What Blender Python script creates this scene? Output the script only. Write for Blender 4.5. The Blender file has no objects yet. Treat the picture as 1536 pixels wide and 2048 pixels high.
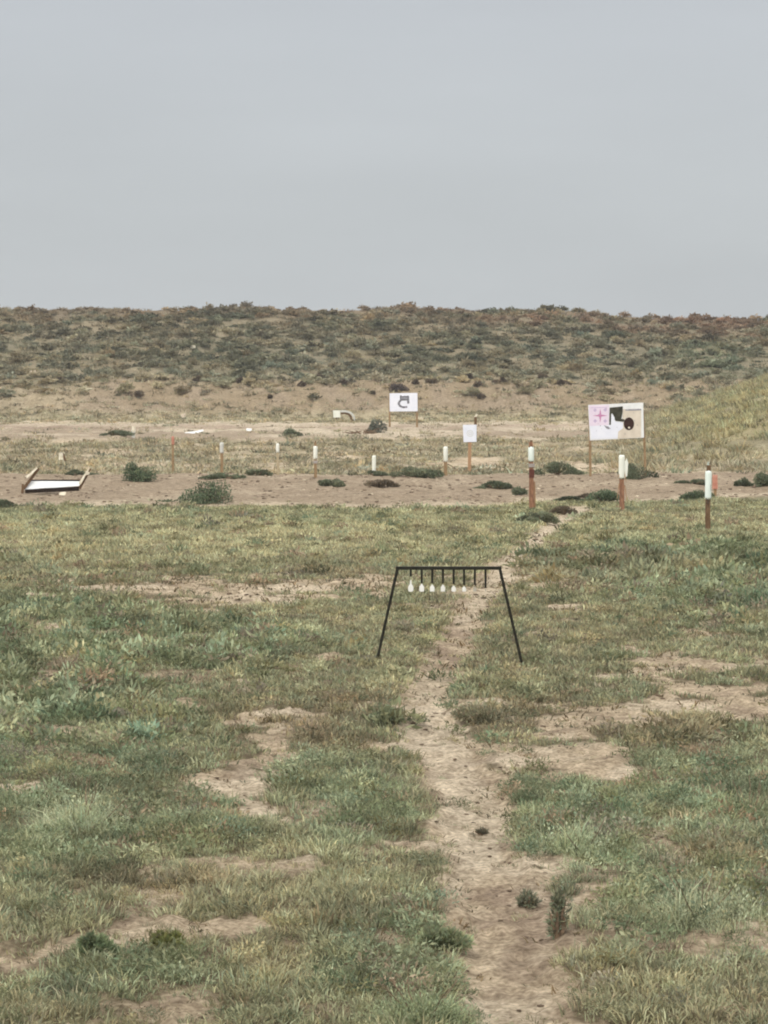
import bpy, math, random
import numpy as np
from mathutils import Vector

# ------------------------------------------------------------------ camera, world, sun
sc = bpy.context.scene
COL = sc.collection
F_PX, CX, CY, HOR, CAM_H = 5000.0, 768.0, 1024.0, 735.0, 2.6
PITCH = math.atan((CY - HOR) / F_PX)
cam_d = bpy.data.cameras.new('camera')
cam = bpy.data.objects.new('camera', cam_d)
COL.objects.link(cam)
cam.location = (0, 0, CAM_H)
cam.rotation_euler = (math.pi / 2 - PITCH, 0, 0)
cam_d.sensor_fit = 'VERTICAL'
cam_d.sensor_height = 36.0
cam_d.lens = F_PX / 2048 * 36.0
cam_d.clip_start = 0.1
cam_d.clip_end = 5000
cam_d.dof.use_dof = False
sc.camera = cam

SUN_EL, SUN_AZ = math.radians(48), math.radians(215)   # azimuth: light comes from behind and left of the camera
w = bpy.data.worlds.new('World')
sc.world = w
w.use_nodes = True
nt = w.node_tree
nt.nodes.clear()
out = nt.nodes.new('ShaderNodeOutputWorld')
bgs = nt.nodes.new('ShaderNodeBackground')
bgc = nt.nodes.new('ShaderNodeBackground')
add = nt.nodes.new('ShaderNodeAddShader')
sky = nt.nodes.new('ShaderNodeTexSky')
sky.sky_type = 'NISHITA'
sky.sun_disc = False
sky.sun_elevation = SUN_EL
sky.sun_rotation = SUN_AZ
sky.dust_density = 4
sky.air_density = 1.0
hsv = nt.nodes.new('ShaderNodeHueSaturation')
hsv.inputs['Saturation'].default_value = 0.25
nt.links.new(sky.outputs[0], hsv.inputs['Color'])
nt.links.new(hsv.outputs[0], bgs.inputs[0])
bgs.inputs[1].default_value = 0.05
# the overcast layer: brighter towards the zenith, faint mottling
tc = nt.nodes.new('ShaderNodeTexCoord')
sep = nt.nodes.new('ShaderNodeSeparateXYZ')
nt.links.new(tc.outputs['Generated'], sep.inputs[0])
ramp = nt.nodes.new('ShaderNodeValToRGB')
cr = ramp.color_ramp
cr.elements[0].position = 0.0
cr.elements[0].color = (0.500, 0.525, 0.540, 1)
cr.elements[1].position = 1.0
cr.elements[1].color = (1.70, 1.69, 1.66, 1)
for p, c in ((0.05, (0.430, 0.458, 0.475)), (0.15, (0.35, 0.373, 0.398)), (0.35, (0.98, 0.98, 0.98))):
    e = cr.elements.new(p)
    e.color = (*c, 1)
nt.links.new(sep.outputs[2], ramp.inputs[0])
mp = nt.nodes.new('ShaderNodeMapping')
mp.inputs['Scale'].default_value = (3, 3, 14)
nz = nt.nodes.new('ShaderNodeTexNoise')
nz.inputs['Scale'].default_value = 2.2
nz.inputs['Detail'].default_value = 4
nt.links.new(tc.outputs['Generated'], mp.inputs[0])
nt.links.new(mp.outputs[0], nz.inputs[0])
mr = nt.nodes.new('ShaderNodeMapRange')
mr.inputs['To Min'].default_value = 0.92
mr.inputs['To Max'].default_value = 1.08
nt.links.new(nz.outputs[0], mr.inputs[0])
mul = nt.nodes.new('ShaderNodeVectorMath')
mul.operation = 'SCALE'
nt.links.new(ramp.outputs[0], mul.inputs[0])
nt.links.new(mr.outputs[0], mul.inputs['Scale'])
nt.links.new(mul.outputs[0], bgc.inputs[0])
bgc.inputs[1].default_value = 1.0
nt.links.new(bgs.outputs[0], add.inputs[0])
nt.links.new(bgc.outputs[0], add.inputs[1])
nt.links.new(add.outputs[0], out.inputs[0])

sun_d = bpy.data.lights.new('sun', 'SUN')
sun_d.energy = 1.1
sun_d.angle = math.radians(14)
sun_d.color = (1.0, 0.95, 0.88)
sun = bpy.data.objects.new('sun', sun_d)
COL.objects.link(sun)
sdir = Vector((math.sin(SUN_AZ) * math.cos(SUN_EL), math.cos(SUN_AZ) * math.cos(SUN_EL), math.sin(SUN_EL)))
sun.rotation_euler = sdir.to_track_quat('Z', 'Y').to_euler()
sun.location = (0, 0, 30)

sc.view_settings.view_transform = 'Standard'
sc.view_settings.look = 'None'
sc.view_settings.exposure = 0.0
sc.view_settings.gamma = 1.0
sc.render.engine = 'CYCLES'
sc.cycles.max_bounces = 5
sc.cycles.diffuse_bounces = 3
sc.cycles.transmission_bounces = 3
sc.cycles.filter_width = 2.0

rng = np.random.default_rng(7)
random.seed(7)

# ------------------------------------------------------------------ noise
def _h(ix, iy, s):
    n = (ix.astype(np.int64) * 374761393 + iy.astype(np.int64) * 668265263 + s * 974634777) & 0xffffffff
    n = ((n ^ (n >> 13)) * 1274126177) & 0xffffffff
    n = (n ^ (n >> 16)) & 0xffffffff
    return n / 4294967295.0

def vn(x, y, s=0):
    ix = np.floor(x); iy = np.floor(y)
    fx = x - ix; fy = y - iy
    fx = fx * fx * (3 - 2 * fx); fy = fy * fy * (3 - 2 * fy)
    a = _h(ix, iy, s); b = _h(ix + 1, iy, s); c = _h(ix, iy + 1, s); d = _h(ix + 1, iy + 1, s)
    return (a * (1 - fx) + b * fx) * (1 - fy) + (c * (1 - fx) + d * fx) * fy

def fbm(x, y, s=0, o=4):
    t = 0; amp = .5; tot = 0
    for i in range(o):
        t = t + amp * vn(x, y, s + i * 17); tot += amp
        x = x * 2.03 + 11.3; y = y * 2.03 + 5.7; amp *= .5
    return t / tot

def sst(a, b, v):
    t = np.clip((v - a) / (b - a), 0, 1)
    return t * t * (3 - 2 * t)

# ------------------------------------------------------------------ the lie of the land
# plan coordinates of a feature as seen on the level ground from the shooter's stand
def plan(x, y):
    yy = np.maximum(y, 6.0)
    return CX + F_PX * x / yy, HOR + F_PX * CAM_H / yy

PATH = np.array([  # photo row, centre column, half width
    [1015, 1165, 26], [1032, 1140, 22], [1050, 1103, 17], [1075, 1078, 20], [1100, 1052, 20], [1130, 1012, 24],
    [1160, 992, 30], [1200, 958, 27], [1250, 928, 25], [1300, 905, 26], [1330, 886, 34], [1350, 862, 48],
    [1400, 856, 50], [1450, 862, 54], [1500, 888, 68], [1550, 920, 70], [1600, 943, 68], [1700, 952, 70],
    [1750, 968, 74], [1800, 985, 82], [1850, 1005, 95], [1900, 1030, 100], [1950, 1035, 90], [2048, 1042, 88],
    [2600, 1060, 120], [4000, 1080, 240]], float)

def path_d(x, y):
    px, py = plan(x, y)
    c = np.interp(py, PATH[:, 0], PATH[:, 1]); hw = np.interp(py, PATH[:, 0], PATH[:, 2])
    s = np.maximum(y, 6.0) / F_PX
    wob = (fbm(x * 6, y * 3.2, 3, 3) - .5) * .20 + (fbm(x * 1.3, y * .8, 5, 2) - .5) * .06
    d = (np.abs(px - c) - hw - 9 * sst(1350, 1250, py) * 0 - np.where(py < 1340, 4.0, -1.0)) * s + wob * np.where(py < 1340, .7, 1.0)
    return np.where(py < 1012, 9.0, d)

def ell(px, py, cx, cy, rx, ry):
    return 1 - np.sqrt(((px - cx) / rx) ** 2 + ((py - cy) / ry) ** 2)

BARE = [(575, 1438, 66, 16), (545, 1480, 100, 26), (520, 1520, 120, 32), (500, 1565, 100, 44), (520, 1612, 80, 36), (570, 1440, 90, 18),
        (1170, 1408, 150, 18), (1180, 1455, 130, 28), (1150, 1505, 160, 42), (1225, 1540, 100, 28),
        (1340, 1312, 130, 16), (1440, 1325, 120, 14), (1300, 1345, 90, 12), (1420, 1385, 120, 26), (1480, 1415, 80, 22),
        (1300, 1395, 150, 10), (735, 1180, 80, 30), (400, 1182, 260, 20), (520, 1204, 150, 13), (220, 1174, 150, 13),
        (620, 1172, 130, 15), (1120, 1170, 60, 12), (1010, 1160, 60, 14), (200, 1880, 230, 34), (440, 1858, 230, 20),
        (100, 1905, 160, 30), (540, 1842, 130, 13), (1150, 1800, 110, 90), (1180, 1730, 70, 30), (1080, 1890, 110, 55),
        (870, 1162, 90, 12), (330, 1310, 60, 8)]

def bare_amt(x, y):
    px, py = plan(x, y)
    dx = (fbm(x * 2.2, y * 1.3, 21, 4) - .5); dy = (fbm(x * 1.6 + 9, y * 1.2, 27, 3) - .5)
    qx = px + dx * 180 * np.clip((py - HOR) / 600, .2, 2.2)
    qy = py + dy * 70 * np.clip((py - HOR) / 600, .15, 2)
    b = np.full(np.shape(x), -1.0)
    for e in BARE:
        b = np.maximum(b, ell(qx, qy, *e))
    st_ = fbm(x * .9, y * 2.6, 251, 3)
    return sst(-.20, .16, b - .42 * sst(.54, .64, st_))

def band_near(x):      # near edge of the bare dirt road, metres
    px = CX + F_PX * x / 47
    return 46.6 + (fbm(x * .5, x * 0 + 3, 41, 3) - .5) * 1.2 + sst(950, 1150, px) * 1.8 + sst(1250, 1550, px) * 1.6

def band_far(x):
    return 58.5 + (fbm(x * .4, x * 0 + 8, 44, 3) - .5) * 2.5 - sst(3.5, 8, x) * 0.5

def bank_toe(x):
    return 128 + (fbm(x * .12, x * 0, 50, 2) - .5) * 4

def side_h(x, y):
    e = x - 5.0 - .105 * np.clip(y - 62, 0, 200) - (fbm(y * .08, y * 0 + 2, 61, 3) - .5) * 2.0
    h = .34 * (np.sqrt(np.maximum(e, 0) ** 2 + .8) - .8944)
    h = np.where(e > 0, np.maximum(h, 0), 0)
    h = np.minimum(h, 2.3 + .15 * h)
    return h * sst(57, 70, y) * (1 - sst(118, 138, y))

def height(x, y):
    x = np.asarray(x, float); y = np.asarray(y, float)
    h = (fbm(x * .25, y * .18, 1, 3) - .5) * .10 * sst(3, 12, np.abs(y))
    h = h + .16 * np.exp(-((y - 56) / 4.0) ** 2) - .05 * sst(59, 66, y)
    t = y - bank_toe(x)
    lump = (fbm(x * .35, y * .25, 71, 4) - .5)
    bank = 1.85 * sst(0, 11, t) + lump * .5 * sst(0, 6, t) + (np.abs(fbm(x * .9, y * .35, 77, 4) - .5) - .1) * .9 * sst(1, 4, t) * (1 - sst(9, 13, t))
    slope = np.clip(t - 10, 0, 40) * .122 + lump * (.5 - .32 * sst(34, 46, t)) * sst(8, 16, t)
    slope = slope - .65 * sst(5, 24, x) * sst(12, 44, t) - .12 * sst(-16, -5, x) * 0
    fall = np.clip(t - 51, 0, 400) * .09
    big = bank + slope - fall + 1.0 * 0
    s = side_h(x, y) + (fbm(x * .7, y * .5, 75, 3) - .5) * .25 * sst(5.5, 9, x) * sst(60, 70, y)
    big = np.maximum(big, s) + .25 * np.exp(-((big - s) / .6) ** 2) * sst(2, 8, t) * sst(6, 10, x)
    return h + np.where(t > 0, big, s)

def small_relief(x, y):
    d = path_d(x, y)
    on = 1 - sst(-.08, .06, d)
    h = -.035 * on
    near = 1 - sst(24, 44, y)
    r1 = fbm(x * 7, y * 4.5, 81, 3) - .5
    r2 = fbm(x * 2.2, y * 1.6, 84, 3) - .5
    r3 = np.abs(fbm(x * 10, y * 9, 91, 3) - .5)
    h = h + near * (r1 * .06 + r2 * .06 - r3 * .05) + (1 - near) * r2 * .08
    h = h + sst(60, 80, y) * (fbm(x * 1.1, y * .6, 87, 4) - .5) * .28
    rough = sst(46, 48, y) * (1 - sst(57, 60, y))
    h = h + rough * (fbm(x * 1.7, y * .9, 89, 4) - .5) * .10
    return h

def zz(x, y):
    return height(x, y) + small_relief(x, y)

def lerp(a, b, t):
    a = np.asarray(a, float); b = np.asarray(b, float)
    return a + (b - a) * t[..., None]

DIRT = np.array((.52, .425, .30)); PALE = np.array((.68, .59, .45)); DARKD = np.array((.235, .175, .125)); GREYD = np.array((.37, .30, .22))
THATCH = np.array((.17, .145, .085))
YGR = np.array((.385, .365, .225)); SAGE = np.array((.31, .345, .215)); OLIVE = np.array((.20, .20, .115))
STRAW = np.array((.46, .39, .24)); RUST = np.array((.30, .205, .135)); DKSAGE = np.array((.165, .165, .105)); GREYG = np.array((.285, .27, .18))

SAGEB = [(140, 1590, 240, 190), (330, 1680, 200, 90), (60, 1480, 170, 90), (640, 1570, 90, 70), (700, 1640, 90, 60),
         (1180, 1640, 170, 90), (1440, 1600, 180, 120), (1420, 1800, 230, 120), (1330, 1880, 180, 70), (250, 1290, 300, 60),
         (60, 1370, 260, 70), (1400, 1150, 300, 60), (1500, 1200, 200, 60), (470, 1290, 120, 40), (800, 1960, 130, 80),
         (200, 1960, 260, 40), (860, 1860, 90, 50), (120, 1250, 260, 60), (1090, 1130, 90, 16), (820, 1400, 60, 60), (780, 1440, 80, 30), (1120, 1590, 120, 50)]
YELB = [(350, 1080, 560, 45), (900, 1060, 200, 40), (1200, 1050, 300, 30), (850, 1280, 130, 60), (1230, 1230, 300, 60),
        (640, 1700, 200, 70), (500, 1790, 300, 60), (1300, 1960, 240, 70), (1180, 1960, 80, 80), (560, 1240, 200, 40), (960, 1200, 100, 40), (620, 1920, 200, 60)]
RUSTB = [(620, 1440, 160, 30), (690, 1480, 120, 40), (1060, 1440, 130, 26), (1320, 1460, 160, 40), (1010, 1430, 90, 40), (1480, 1700, 130, 30),
         (650, 1150, 90, 12), (1240, 1130, 200, 16), (330, 1790, 160, 26), (720, 1420, 100, 26), (150, 1170, 200, 12), (300, 1210, 200, 12), (1130, 1160, 130, 14)]

def fld(px, py, L, soft=.6):
    b = np.full(np.shape(px), -3.0)
    for e in L:
        b = np.maximum(b, ell(px, py, *e))
    return sst(-soft, soft * .8, b)

def veg_color(x, y):
    """colour of the plants that grow at x, y"""
    px, py = plan(x, y)
    n1 = fbm(x * .8, y * .45, 101, 4); n2 = fbm(x * 3, y * 2, 105, 3); n3 = fbm(x * .3, y * .16, 109, 3)
    qx = px + (n1 - .5) * 260; qy = py + (fbm(x * .9, y * .5, 111, 3) - .5) * 90 * np.clip((py - HOR) / 700, .15, 2)
    c = np.broadcast_to((YGR * .55 + OLIVE * .2 + SAGE * .25), x.shape + (3,)).copy()
    c = lerp(c, np.broadcast_to(YGR * 1.05, c.shape), fld(qx, qy, YELB) * .85)
    c = lerp(c, np.broadcast_to(SAGE, c.shape), fld(qx, qy, SAGEB) * .85)
    c = lerp(c, np.broadcast_to(RUST * .95, c.shape), fld(qx, qy, RUSTB) * .45)
    c = lerp(c, np.broadcast_to(OLIVE, c.shape), sst(.55, .75, n1) * .45)
    c = lerp(c, np.broadcast_to(STRAW, c.shape), sst(.6, .78, n2) * .35)
    c = c * (.52 + .92 * fbm(x * 4.2, y * 2.8, 107, 3))[..., None] * np.array((.97, .965, .93))
    # rough straw flat beyond the dirt road
    far = sst(57, 60, y)
    cf = np.broadcast_to(STRAW * .55 + GREYG * .42, c.shape).copy()
    cf = lerp(cf, np.broadcast_to(OLIVE * 1.1, c.shape), sst(.5, .7, n1) * .55)
    cf = lerp(cf, np.broadcast_to(PALE * .85, c.shape), sst(.55, .7, n2) * .5)
    c = lerp(c, cf, far)
    c = lerp(c, np.broadcast_to((.56, .50, .33), c.shape), np.exp(-((y - bank_toe(x) + 2) / 5) ** 2) * .8 * sst(.35, .55, n2))
    # side berm: lush yellow-green
    sb = sst(.0, 1.0, side_h(x, y)) * .9
    cs = np.broadcast_to((.375, .35, .19), c.shape).copy()
    cs = lerp(cs, np.broadcast_to((.42, .375, .20), c.shape), sst(.45, .7, n3))
    cs = lerp(cs, np.broadcast_to(GREYG * .95, c.shape), sst(.5, .7, n1) * .6)
    cs = lerp(cs, np.broadcast_to(GREYG * .9, c.shape), sst(95, 135, y + (n1 - .5) * 30) * .65)
    c = lerp(c, cs, sb)
    # vegetated berm
    t = y - bank_toe(x)
    b = sst(8, 13, t)
    cb = np.broadcast_to(GREYG * .84, c.shape).copy()
    cb = lerp(cb, np.broadcast_to(DKSAGE, c.shape), sst(.42, .62, fbm(x * .22, y * .12, 121, 4)) * .85)
    cb = lerp(cb, np.broadcast_to(STRAW * .72, c.shape), sst(.52, .68, fbm(x * .5, y * .3, 125, 3)) * .7)
    top = sst(25, 46, t) * (.35 + .65 * sst(2, 10, x)) + sst(44, 50, t) * .3
    cb = lerp(cb, np.broadcast_to(RUST * .95, c.shape), np.clip(top, 0, 1) * sst(.35, .6, fbm(x * .3, y * .2, 129, 3)))
    cb = lerp(cb, np.broadcast_to(GREYG, c.shape), (1 - sst(10, 20, t)) * .6)
    cb = lerp(cb, np.broadcast_to(SAGE * .72, c.shape), np.exp(-((x - 19.5) / 1.8) ** 2 - ((t - 22) / 9) ** 2) * .9)
    c = lerp(c, cb, b)
    return c

def cover(x, y):
    """0 bare .. 1 fully grown over"""
    n = fbm(x * 1.6, y * 1.0, 131, 4)
    d = path_d(x, y)
    near = np.clip(.97 - .74 * sst(.525, .70, fbm(x * 2.6, y * 1.7, 133, 4)) - .5 * sst(.60, .75, n) * sst(24, 15, y) * 0 - .3 * sst(.62, .75, n), 0, 1)
    px, py = plan(x, y)
    near = np.where(py < 1150, np.maximum(near, .75), near)
    ba = bare_amt(x, y)
    near = near * (1 - ba * .97) * sst(0.0, .10, d)
    bn = band_near(x); bf = band_far(x)
    inroad = sst(-.4, .3, y - bn)
    flat = np.clip(.45 + 2.2 * (fbm(x * .7, y * .25, 135, 4) - .42), 0.04, .95)
    strip = sst(88, 95, y) * (1 - sst(116, 124, y))
    flat = flat * (1 - .9 * strip)
    c = near * (1 - inroad)
    road2 = sst(-.6, .6, y - bf)
    c = c + inroad * (.012 * (1 - road2) + flat * road2)
    t = y - bank_toe(x)
    c = np.maximum(c, .75 * np.exp(-((t + 2) / 4) ** 2) * sst(.35, .55, n))
    face = sst(2.5, 4, t) * (1 - sst(7, 12, t + (n - .5) * 16))
    leftveg = 1 - sst(-19, -14.5, x + (n - .5) * 5)
    c = np.where(t > 0, np.maximum(c, .6), c)
    c = c * (1 - face * .45 * (1 - leftveg * .8))
    c = np.where(t > 5, np.maximum(c, sst(6, 13, t + (n - .5) * 10) * .95), c)
    sb = sst(.02, .2, side_h(x, y))
    c = c * (1 - sb) + sb * .97
    return c

def ground_color(x, y):
    n1 = fbm(x * 2.5, y * 1.5, 141, 4); n2 = fbm(x * .7, y * .45, 145, 3)
    c = np.broadcast_to(DIRT, x.shape + (3,)).copy()
    c = lerp(c, np.broadcast_to(PALE, c.shape), sst(.48, .66, n1) * .55)
    c = lerp(c, np.broadcast_to(DARKD, c.shape), sst(.56, .75, fbm(x * 3.2, y * 2.6, 149, 3)) * .5)
    px, py = plan(x, y)
    rd = fld(px, py, [(1030, 1870, 110, 60), (990, 1800, 60, 40), (900, 1290, 60, 50), (1050, 1960, 90, 40)])
    c = lerp(c, np.broadcast_to(DARKD * 1.25, c.shape), rd * sst(.4, .6, n1) * .8)
    near = 1 - sst(30, 47, y)
    cv = cover(x, y)
    c = lerp(c, np.broadcast_to(PALE * .96, c.shape), (1 - sst(-.10, .0, path_d(x, y))) * .5 * (1 - rd))
    c = lerp(c, np.broadcast_to(THATCH * .8 + DARKD * .2, c.shape), sst(.1, .6, cv) * near * .9)
    c = lerp(c, veg_color(x, y) * .8, sst(.15, .7, cv) * (1 - near) * .85)
    road = sst(-.3, .5, y - band_near(x)) * (1 - sst(-1, 1, y - band_far(x)))
    rc = lerp(np.broadcast_to(GREYD * .98, c.shape), np.broadcast_to(PALE * .92, c.shape), np.clip(np.exp(-((y - band_near(x) - .5) / .8) ** 2) * .8 + sst(.55, .7, n2) * .35, 0, 1))
    c = lerp(c, rc * np.array((.90, .885, .86)), road * .9)
    t = y - bank_toe(x)
    strip = sst(88, 95, y) * (1 - sst(118, 126, y)) * (1 - sst(.02, .2, side_h(x, y)))
    stc = lerp(np.broadcast_to(PALE * .80, c.shape), np.broadcast_to(GREYD * .9, c.shape), sst(.45, .6, fbm(x * .15, y * .12, 155, 3)))
    stc = lerp(stc, np.broadcast_to(np.array((.27, .19, .145)), c.shape), np.exp(-((y - 112) / 3.5) ** 2) * .55)
    c = lerp(c, stc, strip * .9)
    bt = sst(9, 13, t); c = lerp(c, np.broadcast_to((.19, .155, .105), c.shape), sst(40, 46, t) * .9)
    c = lerp(c, lerp(np.broadcast_to((.265, .225, .15), c.shape), np.broadcast_to((.20, .18, .12), c.shape), sst(.4, .6, fbm(x * .5, y * .3, 161, 4))), bt * .75 * (1 - sst(40, 46, t)))
    face = sst(2, 4, t) * (1 - sst(9, 13, t)) * (1 - sst(.2, .8, side_h(x, y) - .8))
    fc = lerp(np.broadcast_to((.30, .24, .158), c.shape), np.broadcast_to(GREYD * .85, c.shape), sst(.45, .65, n2) * .6)
    c = lerp(c, fc, face * (.4 + .6 * sst(-18, -14, x)))
    return np.clip(c, 0, 1)

def at(px, py):
    """where the sight line through a photo point meets the ground"""
    u = (px - CX) / F_PX; v = (CY - py) / F_PX
    d = Vector((u, math.cos(PITCH) + v * math.sin(PITCH), -math.sin(PITCH) + v * math.cos(PITCH)))
    o = Vector((0, 0, CAM_H))
    t = np.concatenate([np.arange(8, 60, .02), np.arange(60, 230, .05)])
    X = d.x * t; Y = d.y * t; Z = CAM_H + d.z * t
    g = zz(X, Y)
    k = np.argmax(g >= Z)
    return Vector((float(X[k]), float(Y[k]), float(g[k])))

def scale_at(p):
    return F_PX / p.y          # photo pixels per metre

# ------------------------------------------------------------------ mesh helpers
def tag(o, label=None, cat=None, group=None, kind=None):
    if label: o['label'] = label
    if cat: o['category'] = cat
    if group: o['group'] = group
    if kind: o['kind'] = kind
    return o

def np_mesh(name, V, Fc, color=None, mat=None, smooth=False, parent=None):
    me = bpy.data.meshes.new(name)
    n = Fc.shape[1]
    me.vertices.add(len(V)); me.vertices.foreach_set('co', V.astype(np.float32).ravel())
    me.loops.add(Fc.size); me.loops.foreach_set('vertex_index', Fc.astype(np.int32).ravel())
    me.polygons.add(len(Fc))
    me.polygons.foreach_set('loop_start', (np.arange(len(Fc)) * n).astype(np.int32))
    if smooth:
        me.polygons.foreach_set('use_smooth', np.ones(len(Fc), bool))
    if color is not None:
        a = me.color_attributes.new('tint', 'FLOAT_COLOR', 'POINT')
        rgba = np.ones((len(V), 4), np.float32); rgba[:, :3] = color
        a.data.foreach_set('color', rgba.ravel())
    me.update(calc_edges=True)
    o = bpy.data.objects.new(name, me)
    COL.objects.link(o)
    if mat: me.materials.append(mat)
    if parent: o.parent = parent
    return o

def node_mat(name, rough=.9):
    m = bpy.data.materials.new(name); m.use_nodes = True
    t = m.node_tree; b = t.nodes['Principled BSDF']
    b.inputs['Roughness'].default_value = rough
    b.inputs['Specular IOR Level'].default_value = .15
    return m, t, b

def noise_chain(t, coord, scale, detail, lo, hi, c0, c1):
    nz = t.nodes.new('ShaderNodeTexNoise'); nz.inputs['Scale'].default_value = scale; nz.inputs['Detail'].default_value = detail
    t.links.new(coord, nz.inputs[0])
    r = t.nodes.new('ShaderNodeValToRGB'); r.color_ramp.elements[0].position = lo; r.color_ramp.elements[1].position = hi
    r.color_ramp.elements[0].color = (*c0, 1); r.color_ramp.elements[1].color = (*c1, 1)
    t.links.new(nz.outputs[0], r.inputs[0])
    return nz, r

def mat_ground():
    m, t, b = node_mat('ground_soil', .95)
    at_ = t.nodes.new('ShaderNodeAttribute'); at_.attribute_name = 'tint'
    geo = t.nodes.new('ShaderNodeNewGeometry')
    _, r1 = noise_chain(t, geo.outputs['Position'], 9, 6, .3, .7, (.72, .69, .66), (1.35, 1.35, 1.35))
    _, r2 = noise_chain(t, geo.outputs['Position'], 38, 6, .36, .64, (.66, .63, .60), (1.2, 1.2, 1.2))
    _, r3 = noise_chain(t, geo.outputs['Position'], 1.3, 5, .3, .7, (.85, .84, .82), (1.1, 1.1, 1.1))
    prev = at_.outputs['Color']
    for r in (r1, r2, r3):
        mx = t.nodes.new('ShaderNodeMix'); mx.data_type = 'RGBA'; mx.blend_type = 'MULTIPLY'; mx.inputs[0].default_value = 1
        t.links.new(prev, mx.inputs[6]); t.links.new(r.outputs[0], mx.inputs[7]); prev = mx.outputs[2]
    t.links.new(prev, b.inputs['Base Color'])
    nb = t.nodes.new('ShaderNodeTexNoise'); nb.inputs['Scale'].default_value = 14; nb.inputs['Detail'].default_value = 8; nb.inputs['Roughness'].default_value = .7
    t.links.new(geo.outputs['Position'], nb.inputs[0])
    bp = t.nodes.new('ShaderNodeBump'); bp.inputs['Strength'].default_value = 1.0; bp.inputs['Distance'].default_value = .09
    t.links.new(nb.outputs[0], bp.inputs['Height']); t.links.new(bp.outputs[0], b.inputs['Normal'])
    return m

def mat_leaf(name='leaf_green', trans=.28):
    m, t, b = node_mat(name, .75)
    at_ = t.nodes.new('ShaderNodeAttribute'); at_.attribute_name = 'tint'
    t.links.new(at_.outputs['Color'], b.inputs['Base Color'])
    tr = t.nodes.new('ShaderNodeBsdfTranslucent'); t.links.new(at_.outputs['Color'], tr.inputs[0])
    mx = t.nodes.new('ShaderNodeMixShader'); mx.inputs[0].default_value = trans
    t.links.new(b.outputs[0], mx.inputs[1]); t.links.new(tr.outputs[0], mx.inputs[2])
    t.links.new(mx.outputs[0], t.nodes['Material Output'].inputs[0])
    return m

def mat_var(name, c0, c1, scale=14, rough=.8, metal=0, stretch=None, bump=.2):
    m, t, b = node_mat(name, rough)
    b.inputs['Metallic'].default_value = metal
    tcn = t.nodes.new('ShaderNodeTexCoord'); mpn = t.nodes.new('ShaderNodeMapping')
    if stretch: mpn.inputs['Scale'].default_value = stretch
    t.links.new(tcn.outputs['Object'], mpn.inputs[0])
    nz, r = noise_chain(t, mpn.outputs[0], scale, 6, .3, .7, c0, c1)
    t.links.new(r.outputs[0], b.inputs['Base Color'])
    bp = t.nodes.new('ShaderNodeBump'); bp.inputs['Strength'].default_value = bump; bp.inputs['Distance'].default_value = .01
    t.links.new(nz.outputs[0], bp.inputs['Height']); t.links.new(bp.outputs[0], b.inputs['Normal'])
    return m

GROUND = mat_ground()
LEAF = mat_leaf()
M_WHITE = mat_var('white_paint', (.74, .76, .75), (.86, .87, .86), 9, .6)
M_SLEEVE = mat_var('white_plastic', (.70, .80, .72), (.84, .90, .84), 8, .45, stretch=(1, 1, .4))
M_SLEEVEW = mat_var('chalky_plastic', (.74, .76, .66), (.88, .88, .80), 8, .5, stretch=(1, 1, .4))
M_RUSTY = mat_var('rusty_stake', (.15, .07, .042), (.36, .195, .115), 10, .85, stretch=(3, 3, 1))
M_WOOD = mat_var('weathered_lumber', (.21, .135, .07), (.36, .25, .14), 12, .85, stretch=(6, 6, 1))
M_DKWOOD = mat_var('dark_lumber', (.09, .05, .025), (.20, .125, .07), 12, .85, stretch=(6, 6, 1))
M_ORANGE = mat_var('orange_lumber', (.34, .20, .11), (.46, .29, .17), 12, .85, stretch=(6, 6, 1))
M_RAIL = mat_var('shadow_dark_lumber', (.012, .008, .006), (.035, .022, .015), 12, .9, stretch=(1, 6, 6))  # rail lumber, near-black: the frame's underside shadow is put into its colour
M_BLACK = mat_var('dark_steel', (.012, .012, .008), (.03, .028, .02), 20, .5, bump=.05)
M_PLATE = mat_var('white_steel', (.80, .79, .72), (.90, .89, .84), 20, .5, bump=.05)
M_GREYPL = mat_var('chipped_steel', (.35, .32, .26), (.50, .46, .38), 20, .6)
M_PAPERW = mat_var('white_paper', (.74, .77, .86), (.84, .86, .93), 4, .8, bump=0)
M_PAPERP = mat_var('pink_paper', (.74, .64, .76), (.84, .74, .84), 4, .8, bump=0)
M_PINK = mat_var('pink_ink', (.50, .20, .38), (.62, .30, .48), 30, .8, bump=0)
M_LILAC = mat_var('lilac_ink', (.52, .42, .60), (.62, .52, .68), 30, .8, bump=0)
M_TANP = mat_var('tan_cardboard', (.60, .53, .43), (.76, .69, .58), 5, .85, bump=0)
M_CHAR = mat_var('charcoal_paper', (.028, .028, .02), (.085, .08, .055), 9, .8, bump=0)
M_MAROON = mat_var('burnt_hole', (.022, .010, .008), (.06, .03, .025), 9, .8, bump=0)
M_GREYINK = mat_var('grey_ink', (.20, .20, .22), (.40, .40, .44), 16, .8, bump=0)
M_DKINK = mat_var('dark_ink', (.08, .085, .10), (.22, .22, .25), 16, .8, bump=0)
M_REDP = mat_var('faded_red_paint', (.40, .15, .10), (.58, .30, .22), 12, .7)
M_CREAM = mat_var('cream_splintered_wood', (.62, .55, .40), (.86, .80, .66), 10, .8)
M_ROCK = mat_var('pale_rock', (.45, .36, .26), (.62, .53, .42), 8, .9, bump=.6)
M_CLOD = mat_var('dark_clod', (.05, .035, .022), (.10, .07, .045), 12, .95, bump=.6)
M_TWIG = mat_var('dry_twig', (.13, .09, .06), (.24, .17, .11), 20, .9)
M_YELLOW = mat_var('yellow_petal', (.75, .66, .08), (.86, .78, .16), 20, .7)
M_CLEAR = mat_var('cloudy_bottle', (.34, .40, .34), (.50, .55, .48), 12, .35)
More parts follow.
